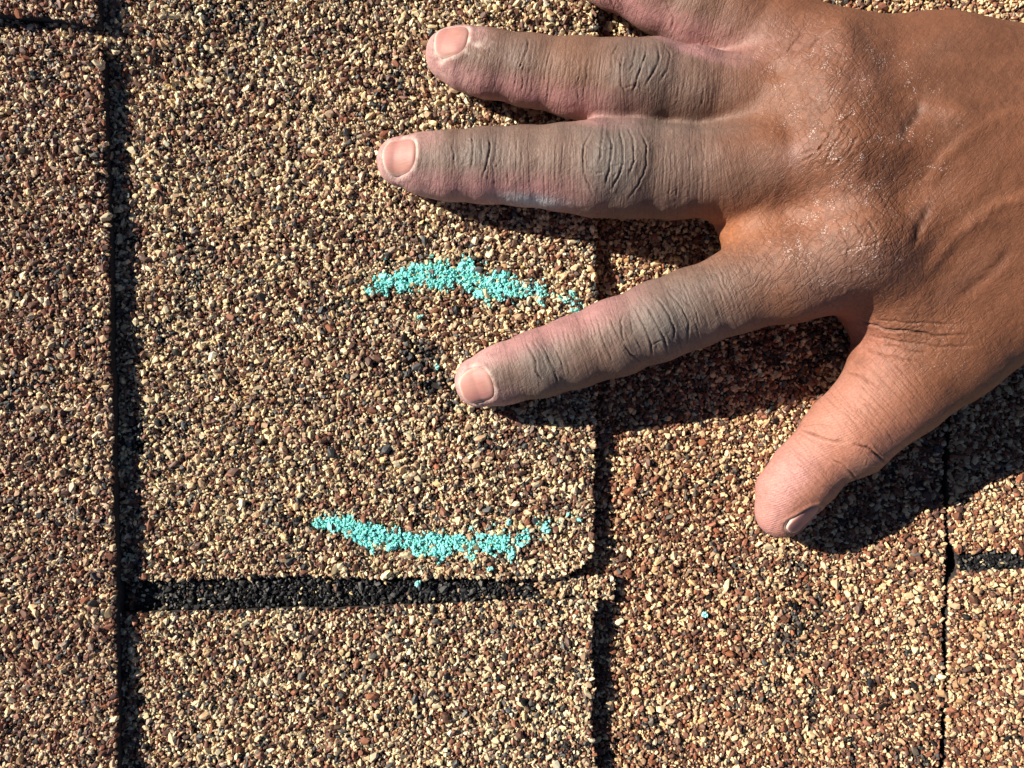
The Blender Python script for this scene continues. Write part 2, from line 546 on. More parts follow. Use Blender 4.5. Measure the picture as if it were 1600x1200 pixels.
stroke('chalk_mark', [(577, 454, 8, 1), (600, 438, 16, 1), (640, 430, 18, .95), (690, 428, 19, .9), (735, 430, 21, .95), (775, 448, 21, .9), (805, 458, 18, .8), (830, 448, 14, .5), (860, 456, 13, .3), (890, 470, 12, .22), (918, 482, 7, .5)],
       'upper turquoise chalk stroke arching on the middle tab above the index fingertip', 'turquoise chalk strokes on the shingle', .3)
stroke('chalk_mark', [(497, 818, 7, 1), (530, 820, 12, 1), (580, 831, 16, 1), (630, 843, 17, 1), (680, 852, 17, .95), (730, 848, 17, .9), (780, 845, 16, .9), (822, 838, 14, .75), (836, 834, 5, .0), (845, 828, 5, .0), (852, 824, 11, .9), (862, 822, 7, .0), (880, 818, 10, .16), (905, 812, 10, .12)],
       'lower turquoise chalk stroke sagging just above the black granule strip', 'turquoise chalk strokes on the shingle', .3)

for (cx, cy, rr, zz, txt) in [(684, 572, 5, ZM, 'small turquoise chalk crumb just left of the index fingernail'), (653, 912, 6, ZM, 'turquoise chalk crumb on the black granule strip'),
                          (765, 889, 6, ZM, 'turquoise chalk crumb under the right half of the lower stroke'), (1102, 962, 5, 0, 'tiny pale blue chalk crumb on the right-hand tab'),
                          (656, 496, 5, ZM, 'turquoise chalk crumb beneath the left half of the upper stroke')]:
    m = 7
    off = rng.normal(0, rr * .07, (m, 2)); c = P(cx, cy, zz + 1.0)
    pos = np.stack([c[0] + off[:, 0], c[1] + off[:, 1], zz + .75 + rng.uniform(0, .5, m)], -1)
    r = rng.uniform(.3, .52, m)
    gg = dict(pos=pos, rot=rng.uniform(0, 6.28, (m, 3)), scl=np.stack([r, r * .8, r * .7], -1), var=rng.integers(0, NVAR, m), col=np.array((.42, .92, .86)) * rng.uniform(.85, 1.1, (m, 1)))
    o = scatter('chalk_crumb', gg, NG_CHALK, M_CHALK, None, c)
    o['label'] = txt; o['category'] = 'chalk crumb'; o['group'] = 'chalk crumbs fallen on the shingles'


# ------------------------------------------------------------------ the hand
def W(px, py, z, rpx=None, rmm=None):
    c = P(px, py, z)
    r = rmm if rmm is not None else rpx * (190 - z) / F
    return (c[0], c[1], z, r)


MIDDLE = [W(628, 253, 10.2, 39), W(668, 257, 11.2, 47), W(705, 259, 11.8, 52), W(760, 259, 12.6, 56.5), W(820, 260, 13.6, 59), W(880, 262, 14.6, 64), W(930, 264, 15.2, 71), W(985, 266, 15.6, 72), W(1050, 270, 16.2, 69), W(1130, 268, 17.6, 70), W(1220, 252, 20.0, 68)]
RING = [W(704, 86, 10.2, 39), W(728, 92, 11.0, 45), W(765, 100, 11.6, 49.5), W(830, 111, 12.6, 52), W(900, 122, 13.8, 58), W(965, 129, 14.6, 63), W(1020, 131, 15.0, 64), W(1080, 139, 15.8, 60), W(1150, 146, 17.0, 56), W(1230, 142, 19.0, 58)]
INDEX = [W(750, 596, 10.0, 40), W(785, 585, 10.8, 46), W(843, 568, 11.6, 52), W(900, 550, 12.4, 55), W(960, 528, 13.4, 59), W(1025, 503, 14.6, 61), W(1080, 482, 15.6, 61), W(1150, 456, 17.0, 63), W(1240, 424, 19.5, 70)]
PINKY = [W(905, -62, 9.6, 40), W(960, -38, 10.6, 46), W(1030, -8, 12.0, 52), W(1090, 18, 12.6, 58), W(1150, 36, 13.4, 58), W(1230, 60, 14.8, 55)]
THUMB = [W(1220, 799, 8.0, 40), W(1232, 770, 8.8, 47), W(1258, 740, 9.8, 52), W(1288, 707, 10.6, 50), W(1321, 682, 11.6, 65), W(1398, 610, 13.6, 76), W(1480, 545, 15.6, 84), W(1570, 468, 17.6, 92), W(1700, 370, 20, 120)]
PALM = [
    (W(1240, 424, 19.5, 68), W(1345, 385, 22.0, 78)), (W(1345, 385, 22.0, 78), W(1700, 330, 23.0, rmm=14.5)),
    (W(1220, 252, 20.0, 66), W(1320, 245, 23.0, 78)), (W(1320, 245, 23.0, 78), W(1700, 265, 25.5, rmm=15.5)),
    (W(1230, 142, 19.0, 56), W(1300, 152, 21.0, 74)), (W(1300, 152, 21.0, 74), W(1700, 215, 24.0, rmm=15)),
    (W(1230, 62, 14.8, 53), W(1320, 104, 17.5, 55)), (W(1320, 104, 17.5, 55), W(1450, 122, 18.5, rmm=10.8)), (W(1450, 122, 18.5, rmm=10.8), W(1720, 168, 21.0, rmm=14)),
    # hollow of the palm, heel of the hand
    (W(1400, 200, 15.0, rmm=11), W(1660, 300, 15.0, rmm=13)), (W(1420, 340, 15.0, rmm=11), W(1660, 330, 15.0, rmm=14)),
    # webs
    (W(1150, 300, 13.5, rmm=5.5), W(1190, 395, 13.5, rmm=6.5)), (W(1200, 180, 14.5, rmm=6), W(1215, 215, 14.5, rmm=6)), (W(1180, 75, 11.5, rmm=5.5), W(1200, 112, 12.5, rmm=6)),
    (W(1370, 455, 12.0, rmm=8.5), W(1430, 515, 13.0, rmm=9.5)), (W(1420, 455, 18.5, rmm=9.5), W(1640, 405, 21.0, rmm=15)),
    # wrist and forearm
    (W(1700, 215, 23.5, rmm=16), W(1860, 215, 27, rmm=18)), (W(1700, 320, 23.5, rmm=17), W(1860, 300, 27, rmm=19)),
    (W(1860, 215, 27, rmm=18), W(2350, 190, 40, rmm=24)), (W(1860, 300, 27, rmm=19), W(2350, 300, 40, rmm=25)),
]


def cone(p, a, b):
    a = np.asarray(a, np.float32); b = np.asarray(b, np.float32)
    ba = b[:3] - a[:3]
    q = p - a[:3]
    h = np.clip((q @ ba) / (ba @ ba), 0, 1)
    dd = q - h[:, None] * ba
    return np.sqrt((dd * dd).sum(1)) - (a[3] + (b[3] - a[3]) * h)


def smin(a, b, k):
    h = np.clip(.5 + .5 * (b - a) / k, 0, 1)
    return b + (a - b) * h - k * h * (1 - h)


def chain(p, pts, k):
    d = None
    for a, b in zip(pts[:-1], pts[1:]):
        c = cone(p, a, b)
        d = c if d is None else smin(d, c, k)
    return d


# soft dorsal modelling: (px, py, sigma px, amount mm), pushes the surface outwards
BULGE = [(1345, 375, 42, 1.5), (1322, 222, 34, 1.5), (1290, 130, 26, 1.2), (1312, 52, 20, 1.6),
         (1425, 300, 34, -1.5), (1420, 170, 26, -1.4), (1395, 95, 22, -1.0), (1460, 400, 40, -1.0),
         (1250, 330, 28, -1.2), (1235, 200, 18, -1.0), (1215, 112, 12, -.8),
         (965, 262, 30, .7), (1000, 128, 26, .7), (1035, 500, 28, .7), (1330, 700, 30, .6), (1520, 250, 60, .5), (1400, 225, 22, .5), (1462, 335, 20, .7), (1500, 180, 20, .6),
         (1120, 350, 22, -1.0), (1350, 480, 30, -1.2)]


def hand_sdf(p):
    p = p.astype(np.float32)
    palm = None
    for a, b in PALM:
        c = cone(p, a, b)
        palm = c if palm is None else smin(palm, c, 7.5)
    out = None
    for pts, kk in ((MIDDLE, 6), (RING, 5), (INDEX, 6), (PINKY, 5), (THUMB, 11)):
        f = smin(chain(p, pts, 2.0), palm, kk)
        out = f if out is None else smin(out, f, 2.2)
    # flattened by the surface it presses on
    return out


def grad(fn, p, e=.05):
    g = np.zeros_like(p)
    for i in range(3):
        d = np.zeros(3); d[i] = e
        g[:, i] = (fn(p + d) - fn(p - d)) / (2 * e)
    return g


def surface_nets(fn, lo, hi, h):
    n = [int(math.ceil((hi[i] - lo[i]) / h)) + 1 for i in range(3)]
    ax = [lo[i] + h * np.arange(n[i]) for i in range(3)]
    S = np.empty(n, np.float32)
    YZ = np.stack(np.meshgrid(ax[1], ax[2], indexing='ij'), -1).reshape(-1, 2)
    CH = 12
    for i in range(0, n[0], CH):
        xs = ax[0][i:i + CH]
        pts = np.empty((len(xs), YZ.shape[0], 3), np.float32)
        pts[:, :, 0] = xs[:, None]; pts[:, :, 1:] = YZ[None]
        S[i:i + CH] = fn(pts.reshape(-1, 3)).reshape(len(xs), n[1], n[2])
    ins = S < 0
    c = np.zeros([k - 1 for k in n], np.int8)
    for dx in (0, 1):
        for dy in (0, 1):
            for dz in (0, 1):
                c += ins[dx:n[0] - 1 + dx, dy:n[1] - 1 + dy, dz:n[2] - 1 + dz]
    act = (c > 0) & (c < 8)
    ids = -np.ones(act.shape, np.int64)
    cells = np.argwhere(act)
    ids[act] = np.arange(len(cells))
    acc = np.zeros((len(cells), 3)); cnt = np.zeros(len(cells))
    for axis in range(3):
        for u in (0, 1):
            for v in (0, 1):
                o0 = [0, 0, 0]; oth = [a for a in range(3) if a != axis]
                o0[oth[0]] = u; o0[oth[1]] = v
                o1 = list(o0); o1[axis] = 1
                i0 = cells + o0; i1 = cells + o1
                s0 = S[i0[:, 0], i0[:, 1], i0[:, 2]]; s1 = S[i1[:, 0], i1[:, 1], i1[:, 2]]
                m = (s0 < 0) != (s1 < 0)
                t = np.where(m, s0 / np.where(m, s0 - s1, 1), 0)
                pt = i0 + (i1 - i0) * t[:, None]
                acc[m] += pt[m]; cnt[m] += 1
    V = acc / cnt[:, None] * h + np.array(lo)
    faces = []
    for axis in range(3):
        a, b = [(1, 2), (2, 0), (0, 1)][axis]
        sl0 = [slice(None)] * 3; sl1 = [slice(None)] * 3
        sl0[axis] = slice(0, -1); sl1[axis] = slice(1, None)
        x = ins[tuple(sl0)] != ins[tuple(sl1)]
        e = np.argwhere(x)
        ok = (e[:, a] > 0) & (e[:, b] > 0) & (e[:, a] < n[a] - 1) & (e[:, b] < n[b] - 1)
        e = e[ok]
        flip = ins[e[:, 0], e[:, 1], e[:, 2]]
        da = np.zeros(3, int); da[a] = 1; db = np.zeros(3, int); db[b] = 1
        q = [e - da - db, e - db, e, e - da]
        f = np.stack([ids[k[:, 0], k[:, 1], k[:, 2]] for k in q], -1)
        f[~flip] = f[~flip][:, ::-1]
        faces.append(f)
    return V, np.concatenate(faces)


def subdivide(V, Fc):
    e = np.concatenate([Fc[:, [0, 1]], Fc[:, [1, 2]], Fc[:, [2, 3]], Fc[:, [3, 0]]])
    es = np.sort(e, 1)
    key = es[:, 0].astype(np.int64) * len(V) + es[:, 1]
    uk, inv = np.unique(key, return_inverse=True)
    ev = (V[uk // len(V)] + V[uk % len(V)]) / 2
    n = len(Fc); nv = len(V)
    m = (inv + nv).reshape(4, n)
    fc = V[Fc].mean(1)
    ci = nv + len(uk) + np.arange(n)
    V2 = np.concatenate([V, ev, fc])
    F2 = np.concatenate([np.stack([Fc[:, i], m[i], ci, m[(i + 3) % 4]], -1) for i in range(4)])
    return V2, F2


def project(V, it=2):
    for _ in range(it):
        s = hand_sdf(V); g = grad(hand_sdf, V)
        gg = (g * g).sum(1)
        V = V - np.clip(s / np.maximum(gg, .25), -1, 1)[:, None] * g
    return V


def vnormals(V, Fc):
    fn = np.cross(V[Fc[:, 2]] - V[Fc[:, 0]], V[Fc[:, 3]] - V[Fc[:, 1]])
    N = np.zeros_like(V)
    for i in range(4):
        for c in range(3):
            N[:, c] += np.bincount(Fc[:, i], fn[:, c], len(V))
    return N / np.maximum(np.linalg.norm(N, axis=1, keepdims=True), 1e-9)


lo = (-38.0, -52.0, -3.0); hi = (176.0, 112.0, 58.0)
HV, HF = surface_nets(hand_sdf, lo, hi, 1.05)
HV = project(HV, 2)
HV, HF = subdivide(HV, HF)
HV = HV - vnormals(HV, HF) * hand_sdf(HV)[:, None]



def relax(V, Fc, it):
    # light tangential smoothing evens out the grid
    for _ in range(it):
        A = np.zeros_like(V); n = np.zeros(len(V))
        for i in range(4):
            for j in ((i + 1) % 4,):
                a, b = Fc[:, i], Fc[:, j]
                for c in range(3):
                    A[:, c] += np.bincount(a, V[b, c], len(V)) + np.bincount(b, V[a, c], len(V))
                n += np.bincount(a, minlength=len(V)) + np.bincount(b, minlength=len(V))
        L = A / n[:, None] - V
        N = vnormals(V, Fc)
        V = V + .5 * (L - (L * N).sum(1, keepdims=True) * N)
    return V


HV = relax(HV, HF, 4)
HV, HF = subdivide(HV, HF)
HV = relax(HV, HF, 2)
HV = HV - vnormals(HV, HF) * hand_sdf(HV)[:, None]
N0 = vnormals(HV, HF)
print('hand verts', len(HV), len(HF), time.time()-T0)
vpx = 800 + HV[:, 0] * F / (190 - HV[:, 2]); vpy = 600 - HV[:, 1] * F / (190 - HV[:, 2])
up = np.clip(N0[:, 2] * 2.2 + .25, 0, 1)
disp = np.zeros(len(HV))
for bx, by, sg, am in BULGE:
    disp += am * np.exp(-((vpx - bx) ** 2 + (vpy - by) ** 2) / (2 * sg * sg)) * up
HV = HV + N0 * disp[:, None]
# flatten whatever presses into the shingles
step_z = np.where(HV[:, 0] < PX(930, 3), ZM + .55, .35) 
N1 = vnormals(HV, HF)
vpx = 800 + HV[:, 0] * F / (190 - HV[:, 2]); vpy = 600 - HV[:, 1] * F / (190 - HV[:, 2])

# --- nails: centre px, direction of the finger tip (deg, image right = 0, up = 90), half length, half width (mm), facing normal
NAILS = [
    dict(c=(627, 246), z=15, ang=180, a=4.1, b=4.2, n=(-.12, .08, 1), lab=None),
    dict(c=(707, 70), z=15, ang=172, a=4.0, b=4.0, n=(-.05, .35, 1), lab=None),
    dict(c=(745, 603), z=15, ang=198, a=4.1, b=4.1, n=(-.15, -.22, 1), lab=None),
    dict(c=(893, -64), z=14, ang=157, a=4.0, b=4.0, n=(-.1, .2, 1), lab=None),
    dict(c=(1236, 801), z=8, ang=236, a=4.4, b=2.9, n=(.20, -.16, 1), flat=.8, lab='thumbnail seen nearly edge-on'),
]
rim_mask = np.zeros(len(HV))
bed_mask = np.zeros(len(HV))
disp = np.zeros(len(HV))
for nl in NAILS:
    n = np.array(nl['n'], float); n /= np.linalg.norm(n)
    u = np.array([math.cos(R(nl['ang'])), math.sin(R(nl['ang'])), 0]); u -= n * (u @ n); u /= np.linalg.norm(u)
    v = np.cross(n, u)
    c = P(nl['c'][0], nl['c'][1], nl['z'])
    # drop the centre onto the skin along -n
    q = c + n * 14
    for _ in range(60):
        q = q - n * hand_sdf(q[None])[0] * .7
    if 'flat' in nl:      # lay the plate on the shoulder of the thumb, square to its surface
        n = grad(hand_sdf, q[None])[0]; n /= np.linalg.norm(n)
        u -= n * (u @ n); u /= np.linalg.norm(u); v = np.cross(n, u)
    nl['o'] = q; nl['u'] = u; nl['v'] = v; nl['nn'] = n
    rel = HV - q
    uu = rel @ u / nl['a']; vv = rel @ v / nl['b']; ww = rel @ n
    near = (np.abs(ww) < 5) & ((N1 @ n) > .05)
    rr = (np.abs(uu) ** 2.6 + np.abs(vv) ** 2.6) ** (1 / 2.6)
    bed = np.clip((1.06 - rr) / .14, 0, 1) * near
    rim = np.exp(-((rr - 1.2) / .13) ** 2) * near * np.where(uu > .55, np.clip(1 - (uu - .55) * 3, .0, 1), 1)
    slit = np.exp(-((rr - 1.1) / .07) ** 2) * near * np.clip((uu - .25) * 3, 0, 1)
    disp += -(.95 if 'flat' in nl else .45) * bed + (.25 if 'flat' in nl else .15) * rim - .30 * slit
    rim_mask = np.maximum(rim_mask, np.exp(-((rr - 1.07) / .08) ** 2) * near)
    bed_mask = np.maximum(bed_mask, bed)

# --- creases traced on the skin: (depth mm, width mm, [(px, py) ...])
CR = [
    (.30, .34, [(737, 206), (739, 227), (738, 247), (734, 268)]), (.30, .34, [(764, 206), (765, 227), (761, 250), (756, 278)]), (.15, .3, [(708, 220), (709, 247), (714, 268)]), (.12, .3, [(751, 210), (752, 240), (748, 262)]),
    (.28, .34, [(926, 200), (913, 227), (910, 257), (917, 282), (929, 306)]), (.26, .3, [(943, 195), (940, 221), (939, 242), (934, 258)]), (.32, .34, [(951, 203), (956, 227), (955, 253), (950, 275), (945, 296)]),
    (.32, .34, [(967, 196), (973, 227), (973, 253), (965, 278), (956, 297)]), (.26, .34, [(981, 196), (991, 221), (991, 253), (981, 280)]), (.26, .34, [(998, 200), (1011, 227), (1010, 260), (996, 290), (980, 312)]),
    (.16, .3, [(920, 262), (934, 272), (946, 268)]), (.14, .3, [(930, 226), (947, 236), (958, 232)]), (.14, .3, [(958, 262), (968, 256), (985, 262)]),
    (.28, .34, [(824, 60), (824, 78), (815, 97), (811, 110)]), (.14, .3, [(803, 60), (799, 84)]), (.12, .3, [(838, 62), (838, 84), (832, 100)]),
    (.22, .3, [(967, 68), (957, 85), (954, 108)]), (.26, .32, [(975, 84), (969, 110), (971, 132), (980, 152)]), (.30, .34, [(1011, 66), (1010, 85), (1002, 104), (994, 124), (990, 148)]), (.28, .34, [(1024, 66), (1031, 88), (1021, 112), (1007, 136)]),
    (.20, .3, [(1038, 70), (1048, 85), (1044, 107), (1029, 130)]), (.22, .3, [(993, 72), (990, 98), (984, 112)]), (.16, .3, [(972, 140), (990, 134), (1012, 142)]),
    (.30, .34, [(823, 536), (836, 562), (838, 580), (848, 594)]), (.26, .32, [(845, 535), (857, 557), (867, 577), (871, 600)]), (.18, .3, [(861, 535), (875, 557), (884, 590)]), (.16, .3, [(832, 530), (846, 552), (856, 580)]),
    (.22, .3, [(934, 500), (943, 531), (957, 568)]), (.20, .3, [(952, 496), (966, 528), (980, 556)]), (.12, .3, [(920, 505), (930, 540), (938, 570)]),
    (.28, .34, [(993, 480), (1008, 512), (1018, 538), (1018, 556)]), (.34, .36, [(1009, 474), (1025, 505), (1037, 528), (1043, 552)]), (.30, .34, [(1026, 462), (1044, 489), (1055, 515), (1053, 532)]), (.26, .34, [(1045, 455), (1067, 483), (1077, 509), (1073, 535)]),
    (.24, .34, [(975, 488), (970, 505), (972, 531), (984, 553), (1002, 567)]), (.16, .3, [(984, 500), (990, 524), (1004, 546)]), (.14, .3, [(1018, 540), (1032, 532), (1046, 540)]), (.14, .3, [(1062, 462), (1086, 486), (1094, 512)]),
    (.30, .45, [(1312, 578), (1346, 590), (1378, 609)]), (.34, .5, [(1250, 668), (1268, 678), (1290, 688), (1318, 690)]), (.42, .45, [(1335, 693), (1362, 703), (1384, 724)]), (.30, .4, [(1296, 717), (1323, 731), (1343, 754)]),
    (.42, .5, [(1336, 498), (1378, 514), (1417, 516), (1464, 525), (1510, 524)]), (.24, .45, [(1380, 537), (1417, 547), (1445, 553)]), (.24, .45, [(1345, 545), (1393, 558), (1436, 567)]), (.2, .45, [(1348, 522), (1400, 532), (1470, 542), (1530, 540)]), (.18, .4, [(1370, 500), (1430, 505), (1500, 508)]),

    (.22, .4, [(1300, 205), (1275, 240), (1250, 255)]), (.2, .4, [(1325, 192), (1300, 232), (1285, 262)]), (.2, .4, [(1345, 205), (1325, 240), (1300, 262)]), (.16, .4, [(1245, 245), (1290, 228), (1335, 205)]), (.16, .4, [(1280, 205), (1310, 195), (1340, 170)]),
    (.2, .4, [(1262, 80), (1275, 62), (1310, 42)]), (.18, .35, [(1200, 98), (1230, 82), (1255, 50)]),
    (.16, .4, [(1330, 340), (1350, 370), (1345, 400)]), (.16, .4, [(1350, 335), (1372, 365), (1368, 400)]), (.14, .4, [(1310, 350), (1325, 385), (1322, 410)]), (.14, .4, [(1320, 362), (1360, 350), (1395, 345)]), (.14, .4, [(1315, 392), (1355, 385), (1390, 372)]),
    (.2, .35, [(953, -2), (962, 14)]), (.2, .35, [(966, -4), (976, 20)]), (.18, .35, [(1040, 0), (1052, 30), (1050, 52)]),
]


def finger_fine(pts, t0, t1, skip, slope):
    """thin creases running across a finger between two pixels of its axis"""
    out = []
    A = np.array([(800 + a[0] * F / (190 - a[2]), 600 - a[1] * F / (190 - a[2]), a[3] * F / (190 - a[2])) for a in pts])
    s = np.concatenate([[0], np.cumsum(np.hypot(np.diff(A[:, 0]), np.diff(A[:, 1])))])
    t = t0
    lr = random.Random(int(t0 * 7 + len(pts)))
    while t < t1:
        if not any(a < t < b for a, b in skip):
            c = np.array([np.interp(t, s, A[:, i]) for i in range(3)])
            c2 = np.array([np.interp(t + 4, s, A[:, i]) for i in range(3)])
            d = c2[:2] - c[:2]; d /= np.hypot(*d); nrm = np.array([-d[1], d[0]])
            bow = lr.uniform(-2, 2) + (-4 if (skip and t < skip[0][0]) else 5); e0 = -lr.uniform(.5, .95); e1 = lr.uniform(.3, .9)
            pl = []
            for q in np.linspace(e0, e1, 5):
                pl.append(tuple(c[:2] + nrm * q * c[2] + d * (bow * (1 - q * q) + lr.uniform(-1.2, 1.2))))
            out.append((lr.uniform(.06, .16), .26, pl))
        t += lr.uniform(7, 13)
    return out


CR += finger_fine(MIDDLE, 140, 470, [(280, 390)], 0)
CR += finger_fine(RING, 100, 420, [(240, 350)], 0)
CR += finger_fine(INDEX, 120, 420, [(230, 330)], 0)
CR += finger_fine(THUMB, 60, 300, [(120, 170)], 0)


CR += [(-.26, 2.8, [(1640, 300), (1560, 322), (1490, 372), (1440, 440)]), (-.22, 2.6, [(1640, 165), (1540, 190), (1460, 165), (1395, 152)]), (-.2, 2.4, [(1540, 190), (1480, 245), (1445, 300)]),
       (.18, 2.2, [(1585, 385), (1540, 432), (1492, 470)]), (-.18, 2.2, [(1640, 95), (1560, 100), (1480, 92)]), (.28, 1.8, [(1452, 318), (1438, 350), (1428, 385)]), (.28, 1.8, [(1440, 160), (1425, 190), (1408, 212)])]
lr = random.Random(5)
for (kx, ky, hx, hy, an, cnt) in [(962, 250, 52, 56, 0, 46), (1000, 108, 46, 48, 10, 36), (1030, 512, 50, 52, -22, 44), (748, 245, 34, 34, 0, 14), (816, 86, 26, 30, 8, 9), (856, 572, 34, 34, -20, 16), (1350, 725, 36, 26, 50, 12)]:
    for _ in range(cnt):
        a = lr.uniform(-1, 1); b = lr.uniform(-1, 1)
        if a * a + b * b > 1: continue
        th = R(an); dx, dy = math.cos(th), math.sin(th)
        cx, cy = kx + dx * a * hx - dy * b * hy, ky + dy * a * hx + dx * b * hy
        ln = lr.uniform(5, 17); q = th + R(90) + (lr.gauss(0, .35) if lr.random() < .75 else lr.uniform(.5, 1.3) * lr.choice((-1, 1)))
        ex, ey = math.cos(q) * ln / 2, math.sin(q) * ln / 2
        bw = a * 2.5
        CR.append((lr.uniform(.05, .12), .24, [(cx - ex, cy - ey), (cx + dx * bw, cy + dy * bw), (cx + ex, cy + ey)]))


def crease_field(px, py):
    d = np.zeros(len(px))
    wx = (fbm(px * .07, py * .07, 1.0, 1, 3) - .5) * 5; wy = (fbm(px * .07, py * .07, 7.0, 1, 3) - .5) * 5
    vary = .45 + 1.1 * fbm(px * .11, py * .11, 15.0, 1, 2)
    X = px + wx; Y = py + wy
    for dep, wid, pl in CR:
        pl = np.array(pl, float)
        w = wid * 4.0
        lox, hix = pl[:, 0].min() - 9 * w, pl[:, 0].max() + 9 * w
        loy, hiy = pl[:, 1].min() - 9 * w, pl[:, 1].max() + 9 * w
        k = np.where((X > lox) & (X < hix) & (Y > loy) & (Y < hiy))[0]
        if not len(k): continue
        best = np.full(len(k), 1e9); ta = np.zeros(len(k))
        L = np.concatenate([[0], np.cumsum(np.hypot(*np.diff(pl, axis=0).T))])
        for i in range(len(pl) - 1):
            a, b = pl[i], pl[i + 1]; v = b - a
            t = np.clip(((X[k] - a[0]) * v[0] + (Y[k] - a[1]) * v[1]) / (v @ v), 0, 1)
            dist = np.hypot(X[k] - a[0] - v[0] * t, Y[k] - a[1] - v[1] * t)
            m = dist < best
            best[m] = dist[m]; ta[m] = ((L[i] + t * (L[i + 1] - L[i])) / L[-1])[m]
        taper = np.clip(np.minimum(ta, 1 - ta) * 5 + .15, 0, 1)
        val = -dep * np.exp(-(best / w) ** 2) + dep * .38 * np.exp(-(best / (4.2 * w)) ** 2)
        d[k] += val * taper * vary[k]
    return np.maximum(d, -.55)


cf = crease_field(vpx, vpy) * up
disp += np.clip(cf, -.6, .55) * 1.45
# gentle unevenness of the skin
disp += (fbm(HV[:, 0] * .22, HV[:, 1] * .22, HV[:, 2] * .22, 1, 3) - .5) * .5
HV = HV + N1 * disp[:, None]
# skin that presses on the roof spreads flat against the granules
floor_z = np.where(HV[:, 0] < PX(932, 3), ZM + .5, .3)
zz = HV[:, 2]
under = np.clip(floor_z + 1.2 - zz, 0, None)
HV[:, 2] = np.where(zz < floor_z + 1.2, floor_z + 1.2 * np.exp(-under / 1.2), zz)

# --- colour of the skin: brown, greyed with dust on the fingers, pink chalk along their sides
n1 = fbm(HV[:, 0] * .16, HV[:, 1] * .16, HV[:, 2] * .16, 1, 4)
n2 = fbm(HV[:, 0] * .7, HV[:, 1] * .7, HV[:, 2] * .7, 1, 3)
colr = np.tile(np.array((.212, .086, .044)), (len(HV), 1))
colr *= (0.84 + .32 * n1)[:, None]
dust = np.zeros(len(HV)); chk = np.zeros(len(HV))


def blend(mask, c):
    global colr
    m = np.clip(mask, 0, 1)[:, None]
    colr = colr * (1 - m) + np.array(c) * m


def gauss(px, py, sx, sy, ang=0):
    ca, sa = math.cos(R(ang)), math.sin(R(ang))
    x = (vpx - px) * ca + (vpy - py) * sa; y = -(vpx - px) * sa + (vpy - py) * ca
    return np.exp(-.5 * ((x / sx) ** 2 + (y / sy) ** 2))


def along(pts, soft=1.0):
    """0..1 how far a vertex belongs to a finger, by pixel distance to its axis"""
    A = np.array([(800 + a[0] * F / (190 - a[2]), 600 - a[1] * F / (190 - a[2]), a[3] * F / (190 - a[2])) for a in pts])
    s = np.concatenate([[0], np.cumsum(np.hypot(np.diff(A[:, 0]), np.diff(A[:, 1])))])
    best = np.full(len(vpx), 1e9); tt = np.zeros(len(vpx)); lat = np.zeros(len(vpx))
    for i in range(len(A) - 1):
        a, b = A[i], A[i + 1]; v = b[:2] - a[:2]
        t = np.clip(((vpx - a[0]) * v[0] + (vpy - a[1]) * v[1]) / (v @ v), 0, 1)
        dx = vpx - a[0] - v[0] * t; dy = vpy - a[1] - v[1] * t
        w = a[2] + (b[2] - a[2]) * t
        dist = np.hypot(dx, dy) / w
        m = dist < best
        best[m] = dist[m]; tt[m] = (s[i] + t * (s[i + 1] - s[i]))[m]; lat[m] = ((v[0] * dy - v[1] * dx) / np.hypot(*v) / w)[m]
    return best, tt, lat, s[-1]


GREY = (.215, .155, .128)
PINK = (.45, .20, .20)
finger_uv = np.zeros((len(HV), 3), np.float32)
nearest = np.full(len(HV), 9.0)
for fi, (pts, base, knot, pinkside) in enumerate([(MIDDLE, .80, 1.0, (0.35, .25)), (RING, .62, .8, (.35, .5)), (INDEX, .80, .9, (-.35, .25)), (PINKY, .45, .5, (.3, 1)), (THUMB, 0, 0, (0, 0))]):
    b_, t_, l_, L_ = along(pts)
    on = np.clip((1.25 - b_) * 6, 0, 1)
    k = b_ < nearest
    nearest = np.minimum(nearest, b_)
    finger_uv[k, 0] = t_[k]; finger_uv[k, 1] = l_[k]; finger_uv[k, 2] = np.clip((L_ - t_[k]) / 90, 0, 1) if fi < 4 else np.clip((L_ - 260 - t_[k]) / 80, 0, 1)
    if fi < 4:
        fade = np.clip((L_ - 30 - t_) / 110, 0, 1)
        blend(on * fade * base * (.72 + .5 * n1), GREY)
        if fi == 1:
            blend(on * np.exp(-((t_ - 190) / 55) ** 2) * .5, (.25, .12, .065))
        side = np.clip((l_ - .0) * 1.6, 0, 1) if fi != 2 else np.clip((-l_ - .15) * 1.5, 0, 1)
        pk = on * side * np.clip((330 - t_) / 120, 0, 1)
        blend(pk * .75 * (.6 + .7 * n2), (.48, .235, .235))
        tipm = on * np.clip((26 - t_) / 50, 0, 1)
        blend(tipm * .4, PINK)
        tip2 = on * np.clip((b_ - .3) * 1.2, 0, 1) * np.clip((70 - t_) / 40, 0, 1)
        blend(tip2 * .85, (.56, .315, .30))
        blend(on * np.clip((60 - t_) / 60, 0, 1) * np.clip((n2 - .3) * 1.5, 0, 1) * .75, (.56, .41, .36))
finger_uv[:, 2] *= np.clip((1.2 - nearest) * 4, 0, 1)
# grey, dusty knuckle skin
for px_, py_, sx_, sy_, an_, st_ in [(962, 245, 34, 40, 0, .9), (750, 238, 26, 22, 0, .6), (1010, 100, 34, 28, 10, .7), (815, 82, 20, 18, 0, .35), (1035, 508, 34, 34, -20, .95), (852, 572, 26, 24, -20, .65),
                                 (1190, 270, 30, 30, 0, .3), (1290, 430, 60, 40, -20, .3), (1100, 455, 60, 30, -20, .3)]:
    blend(gauss(px_, py_, sx_, sy_, an_) * st_ * (.55 + .6 * n1), (.175, .158, .142))
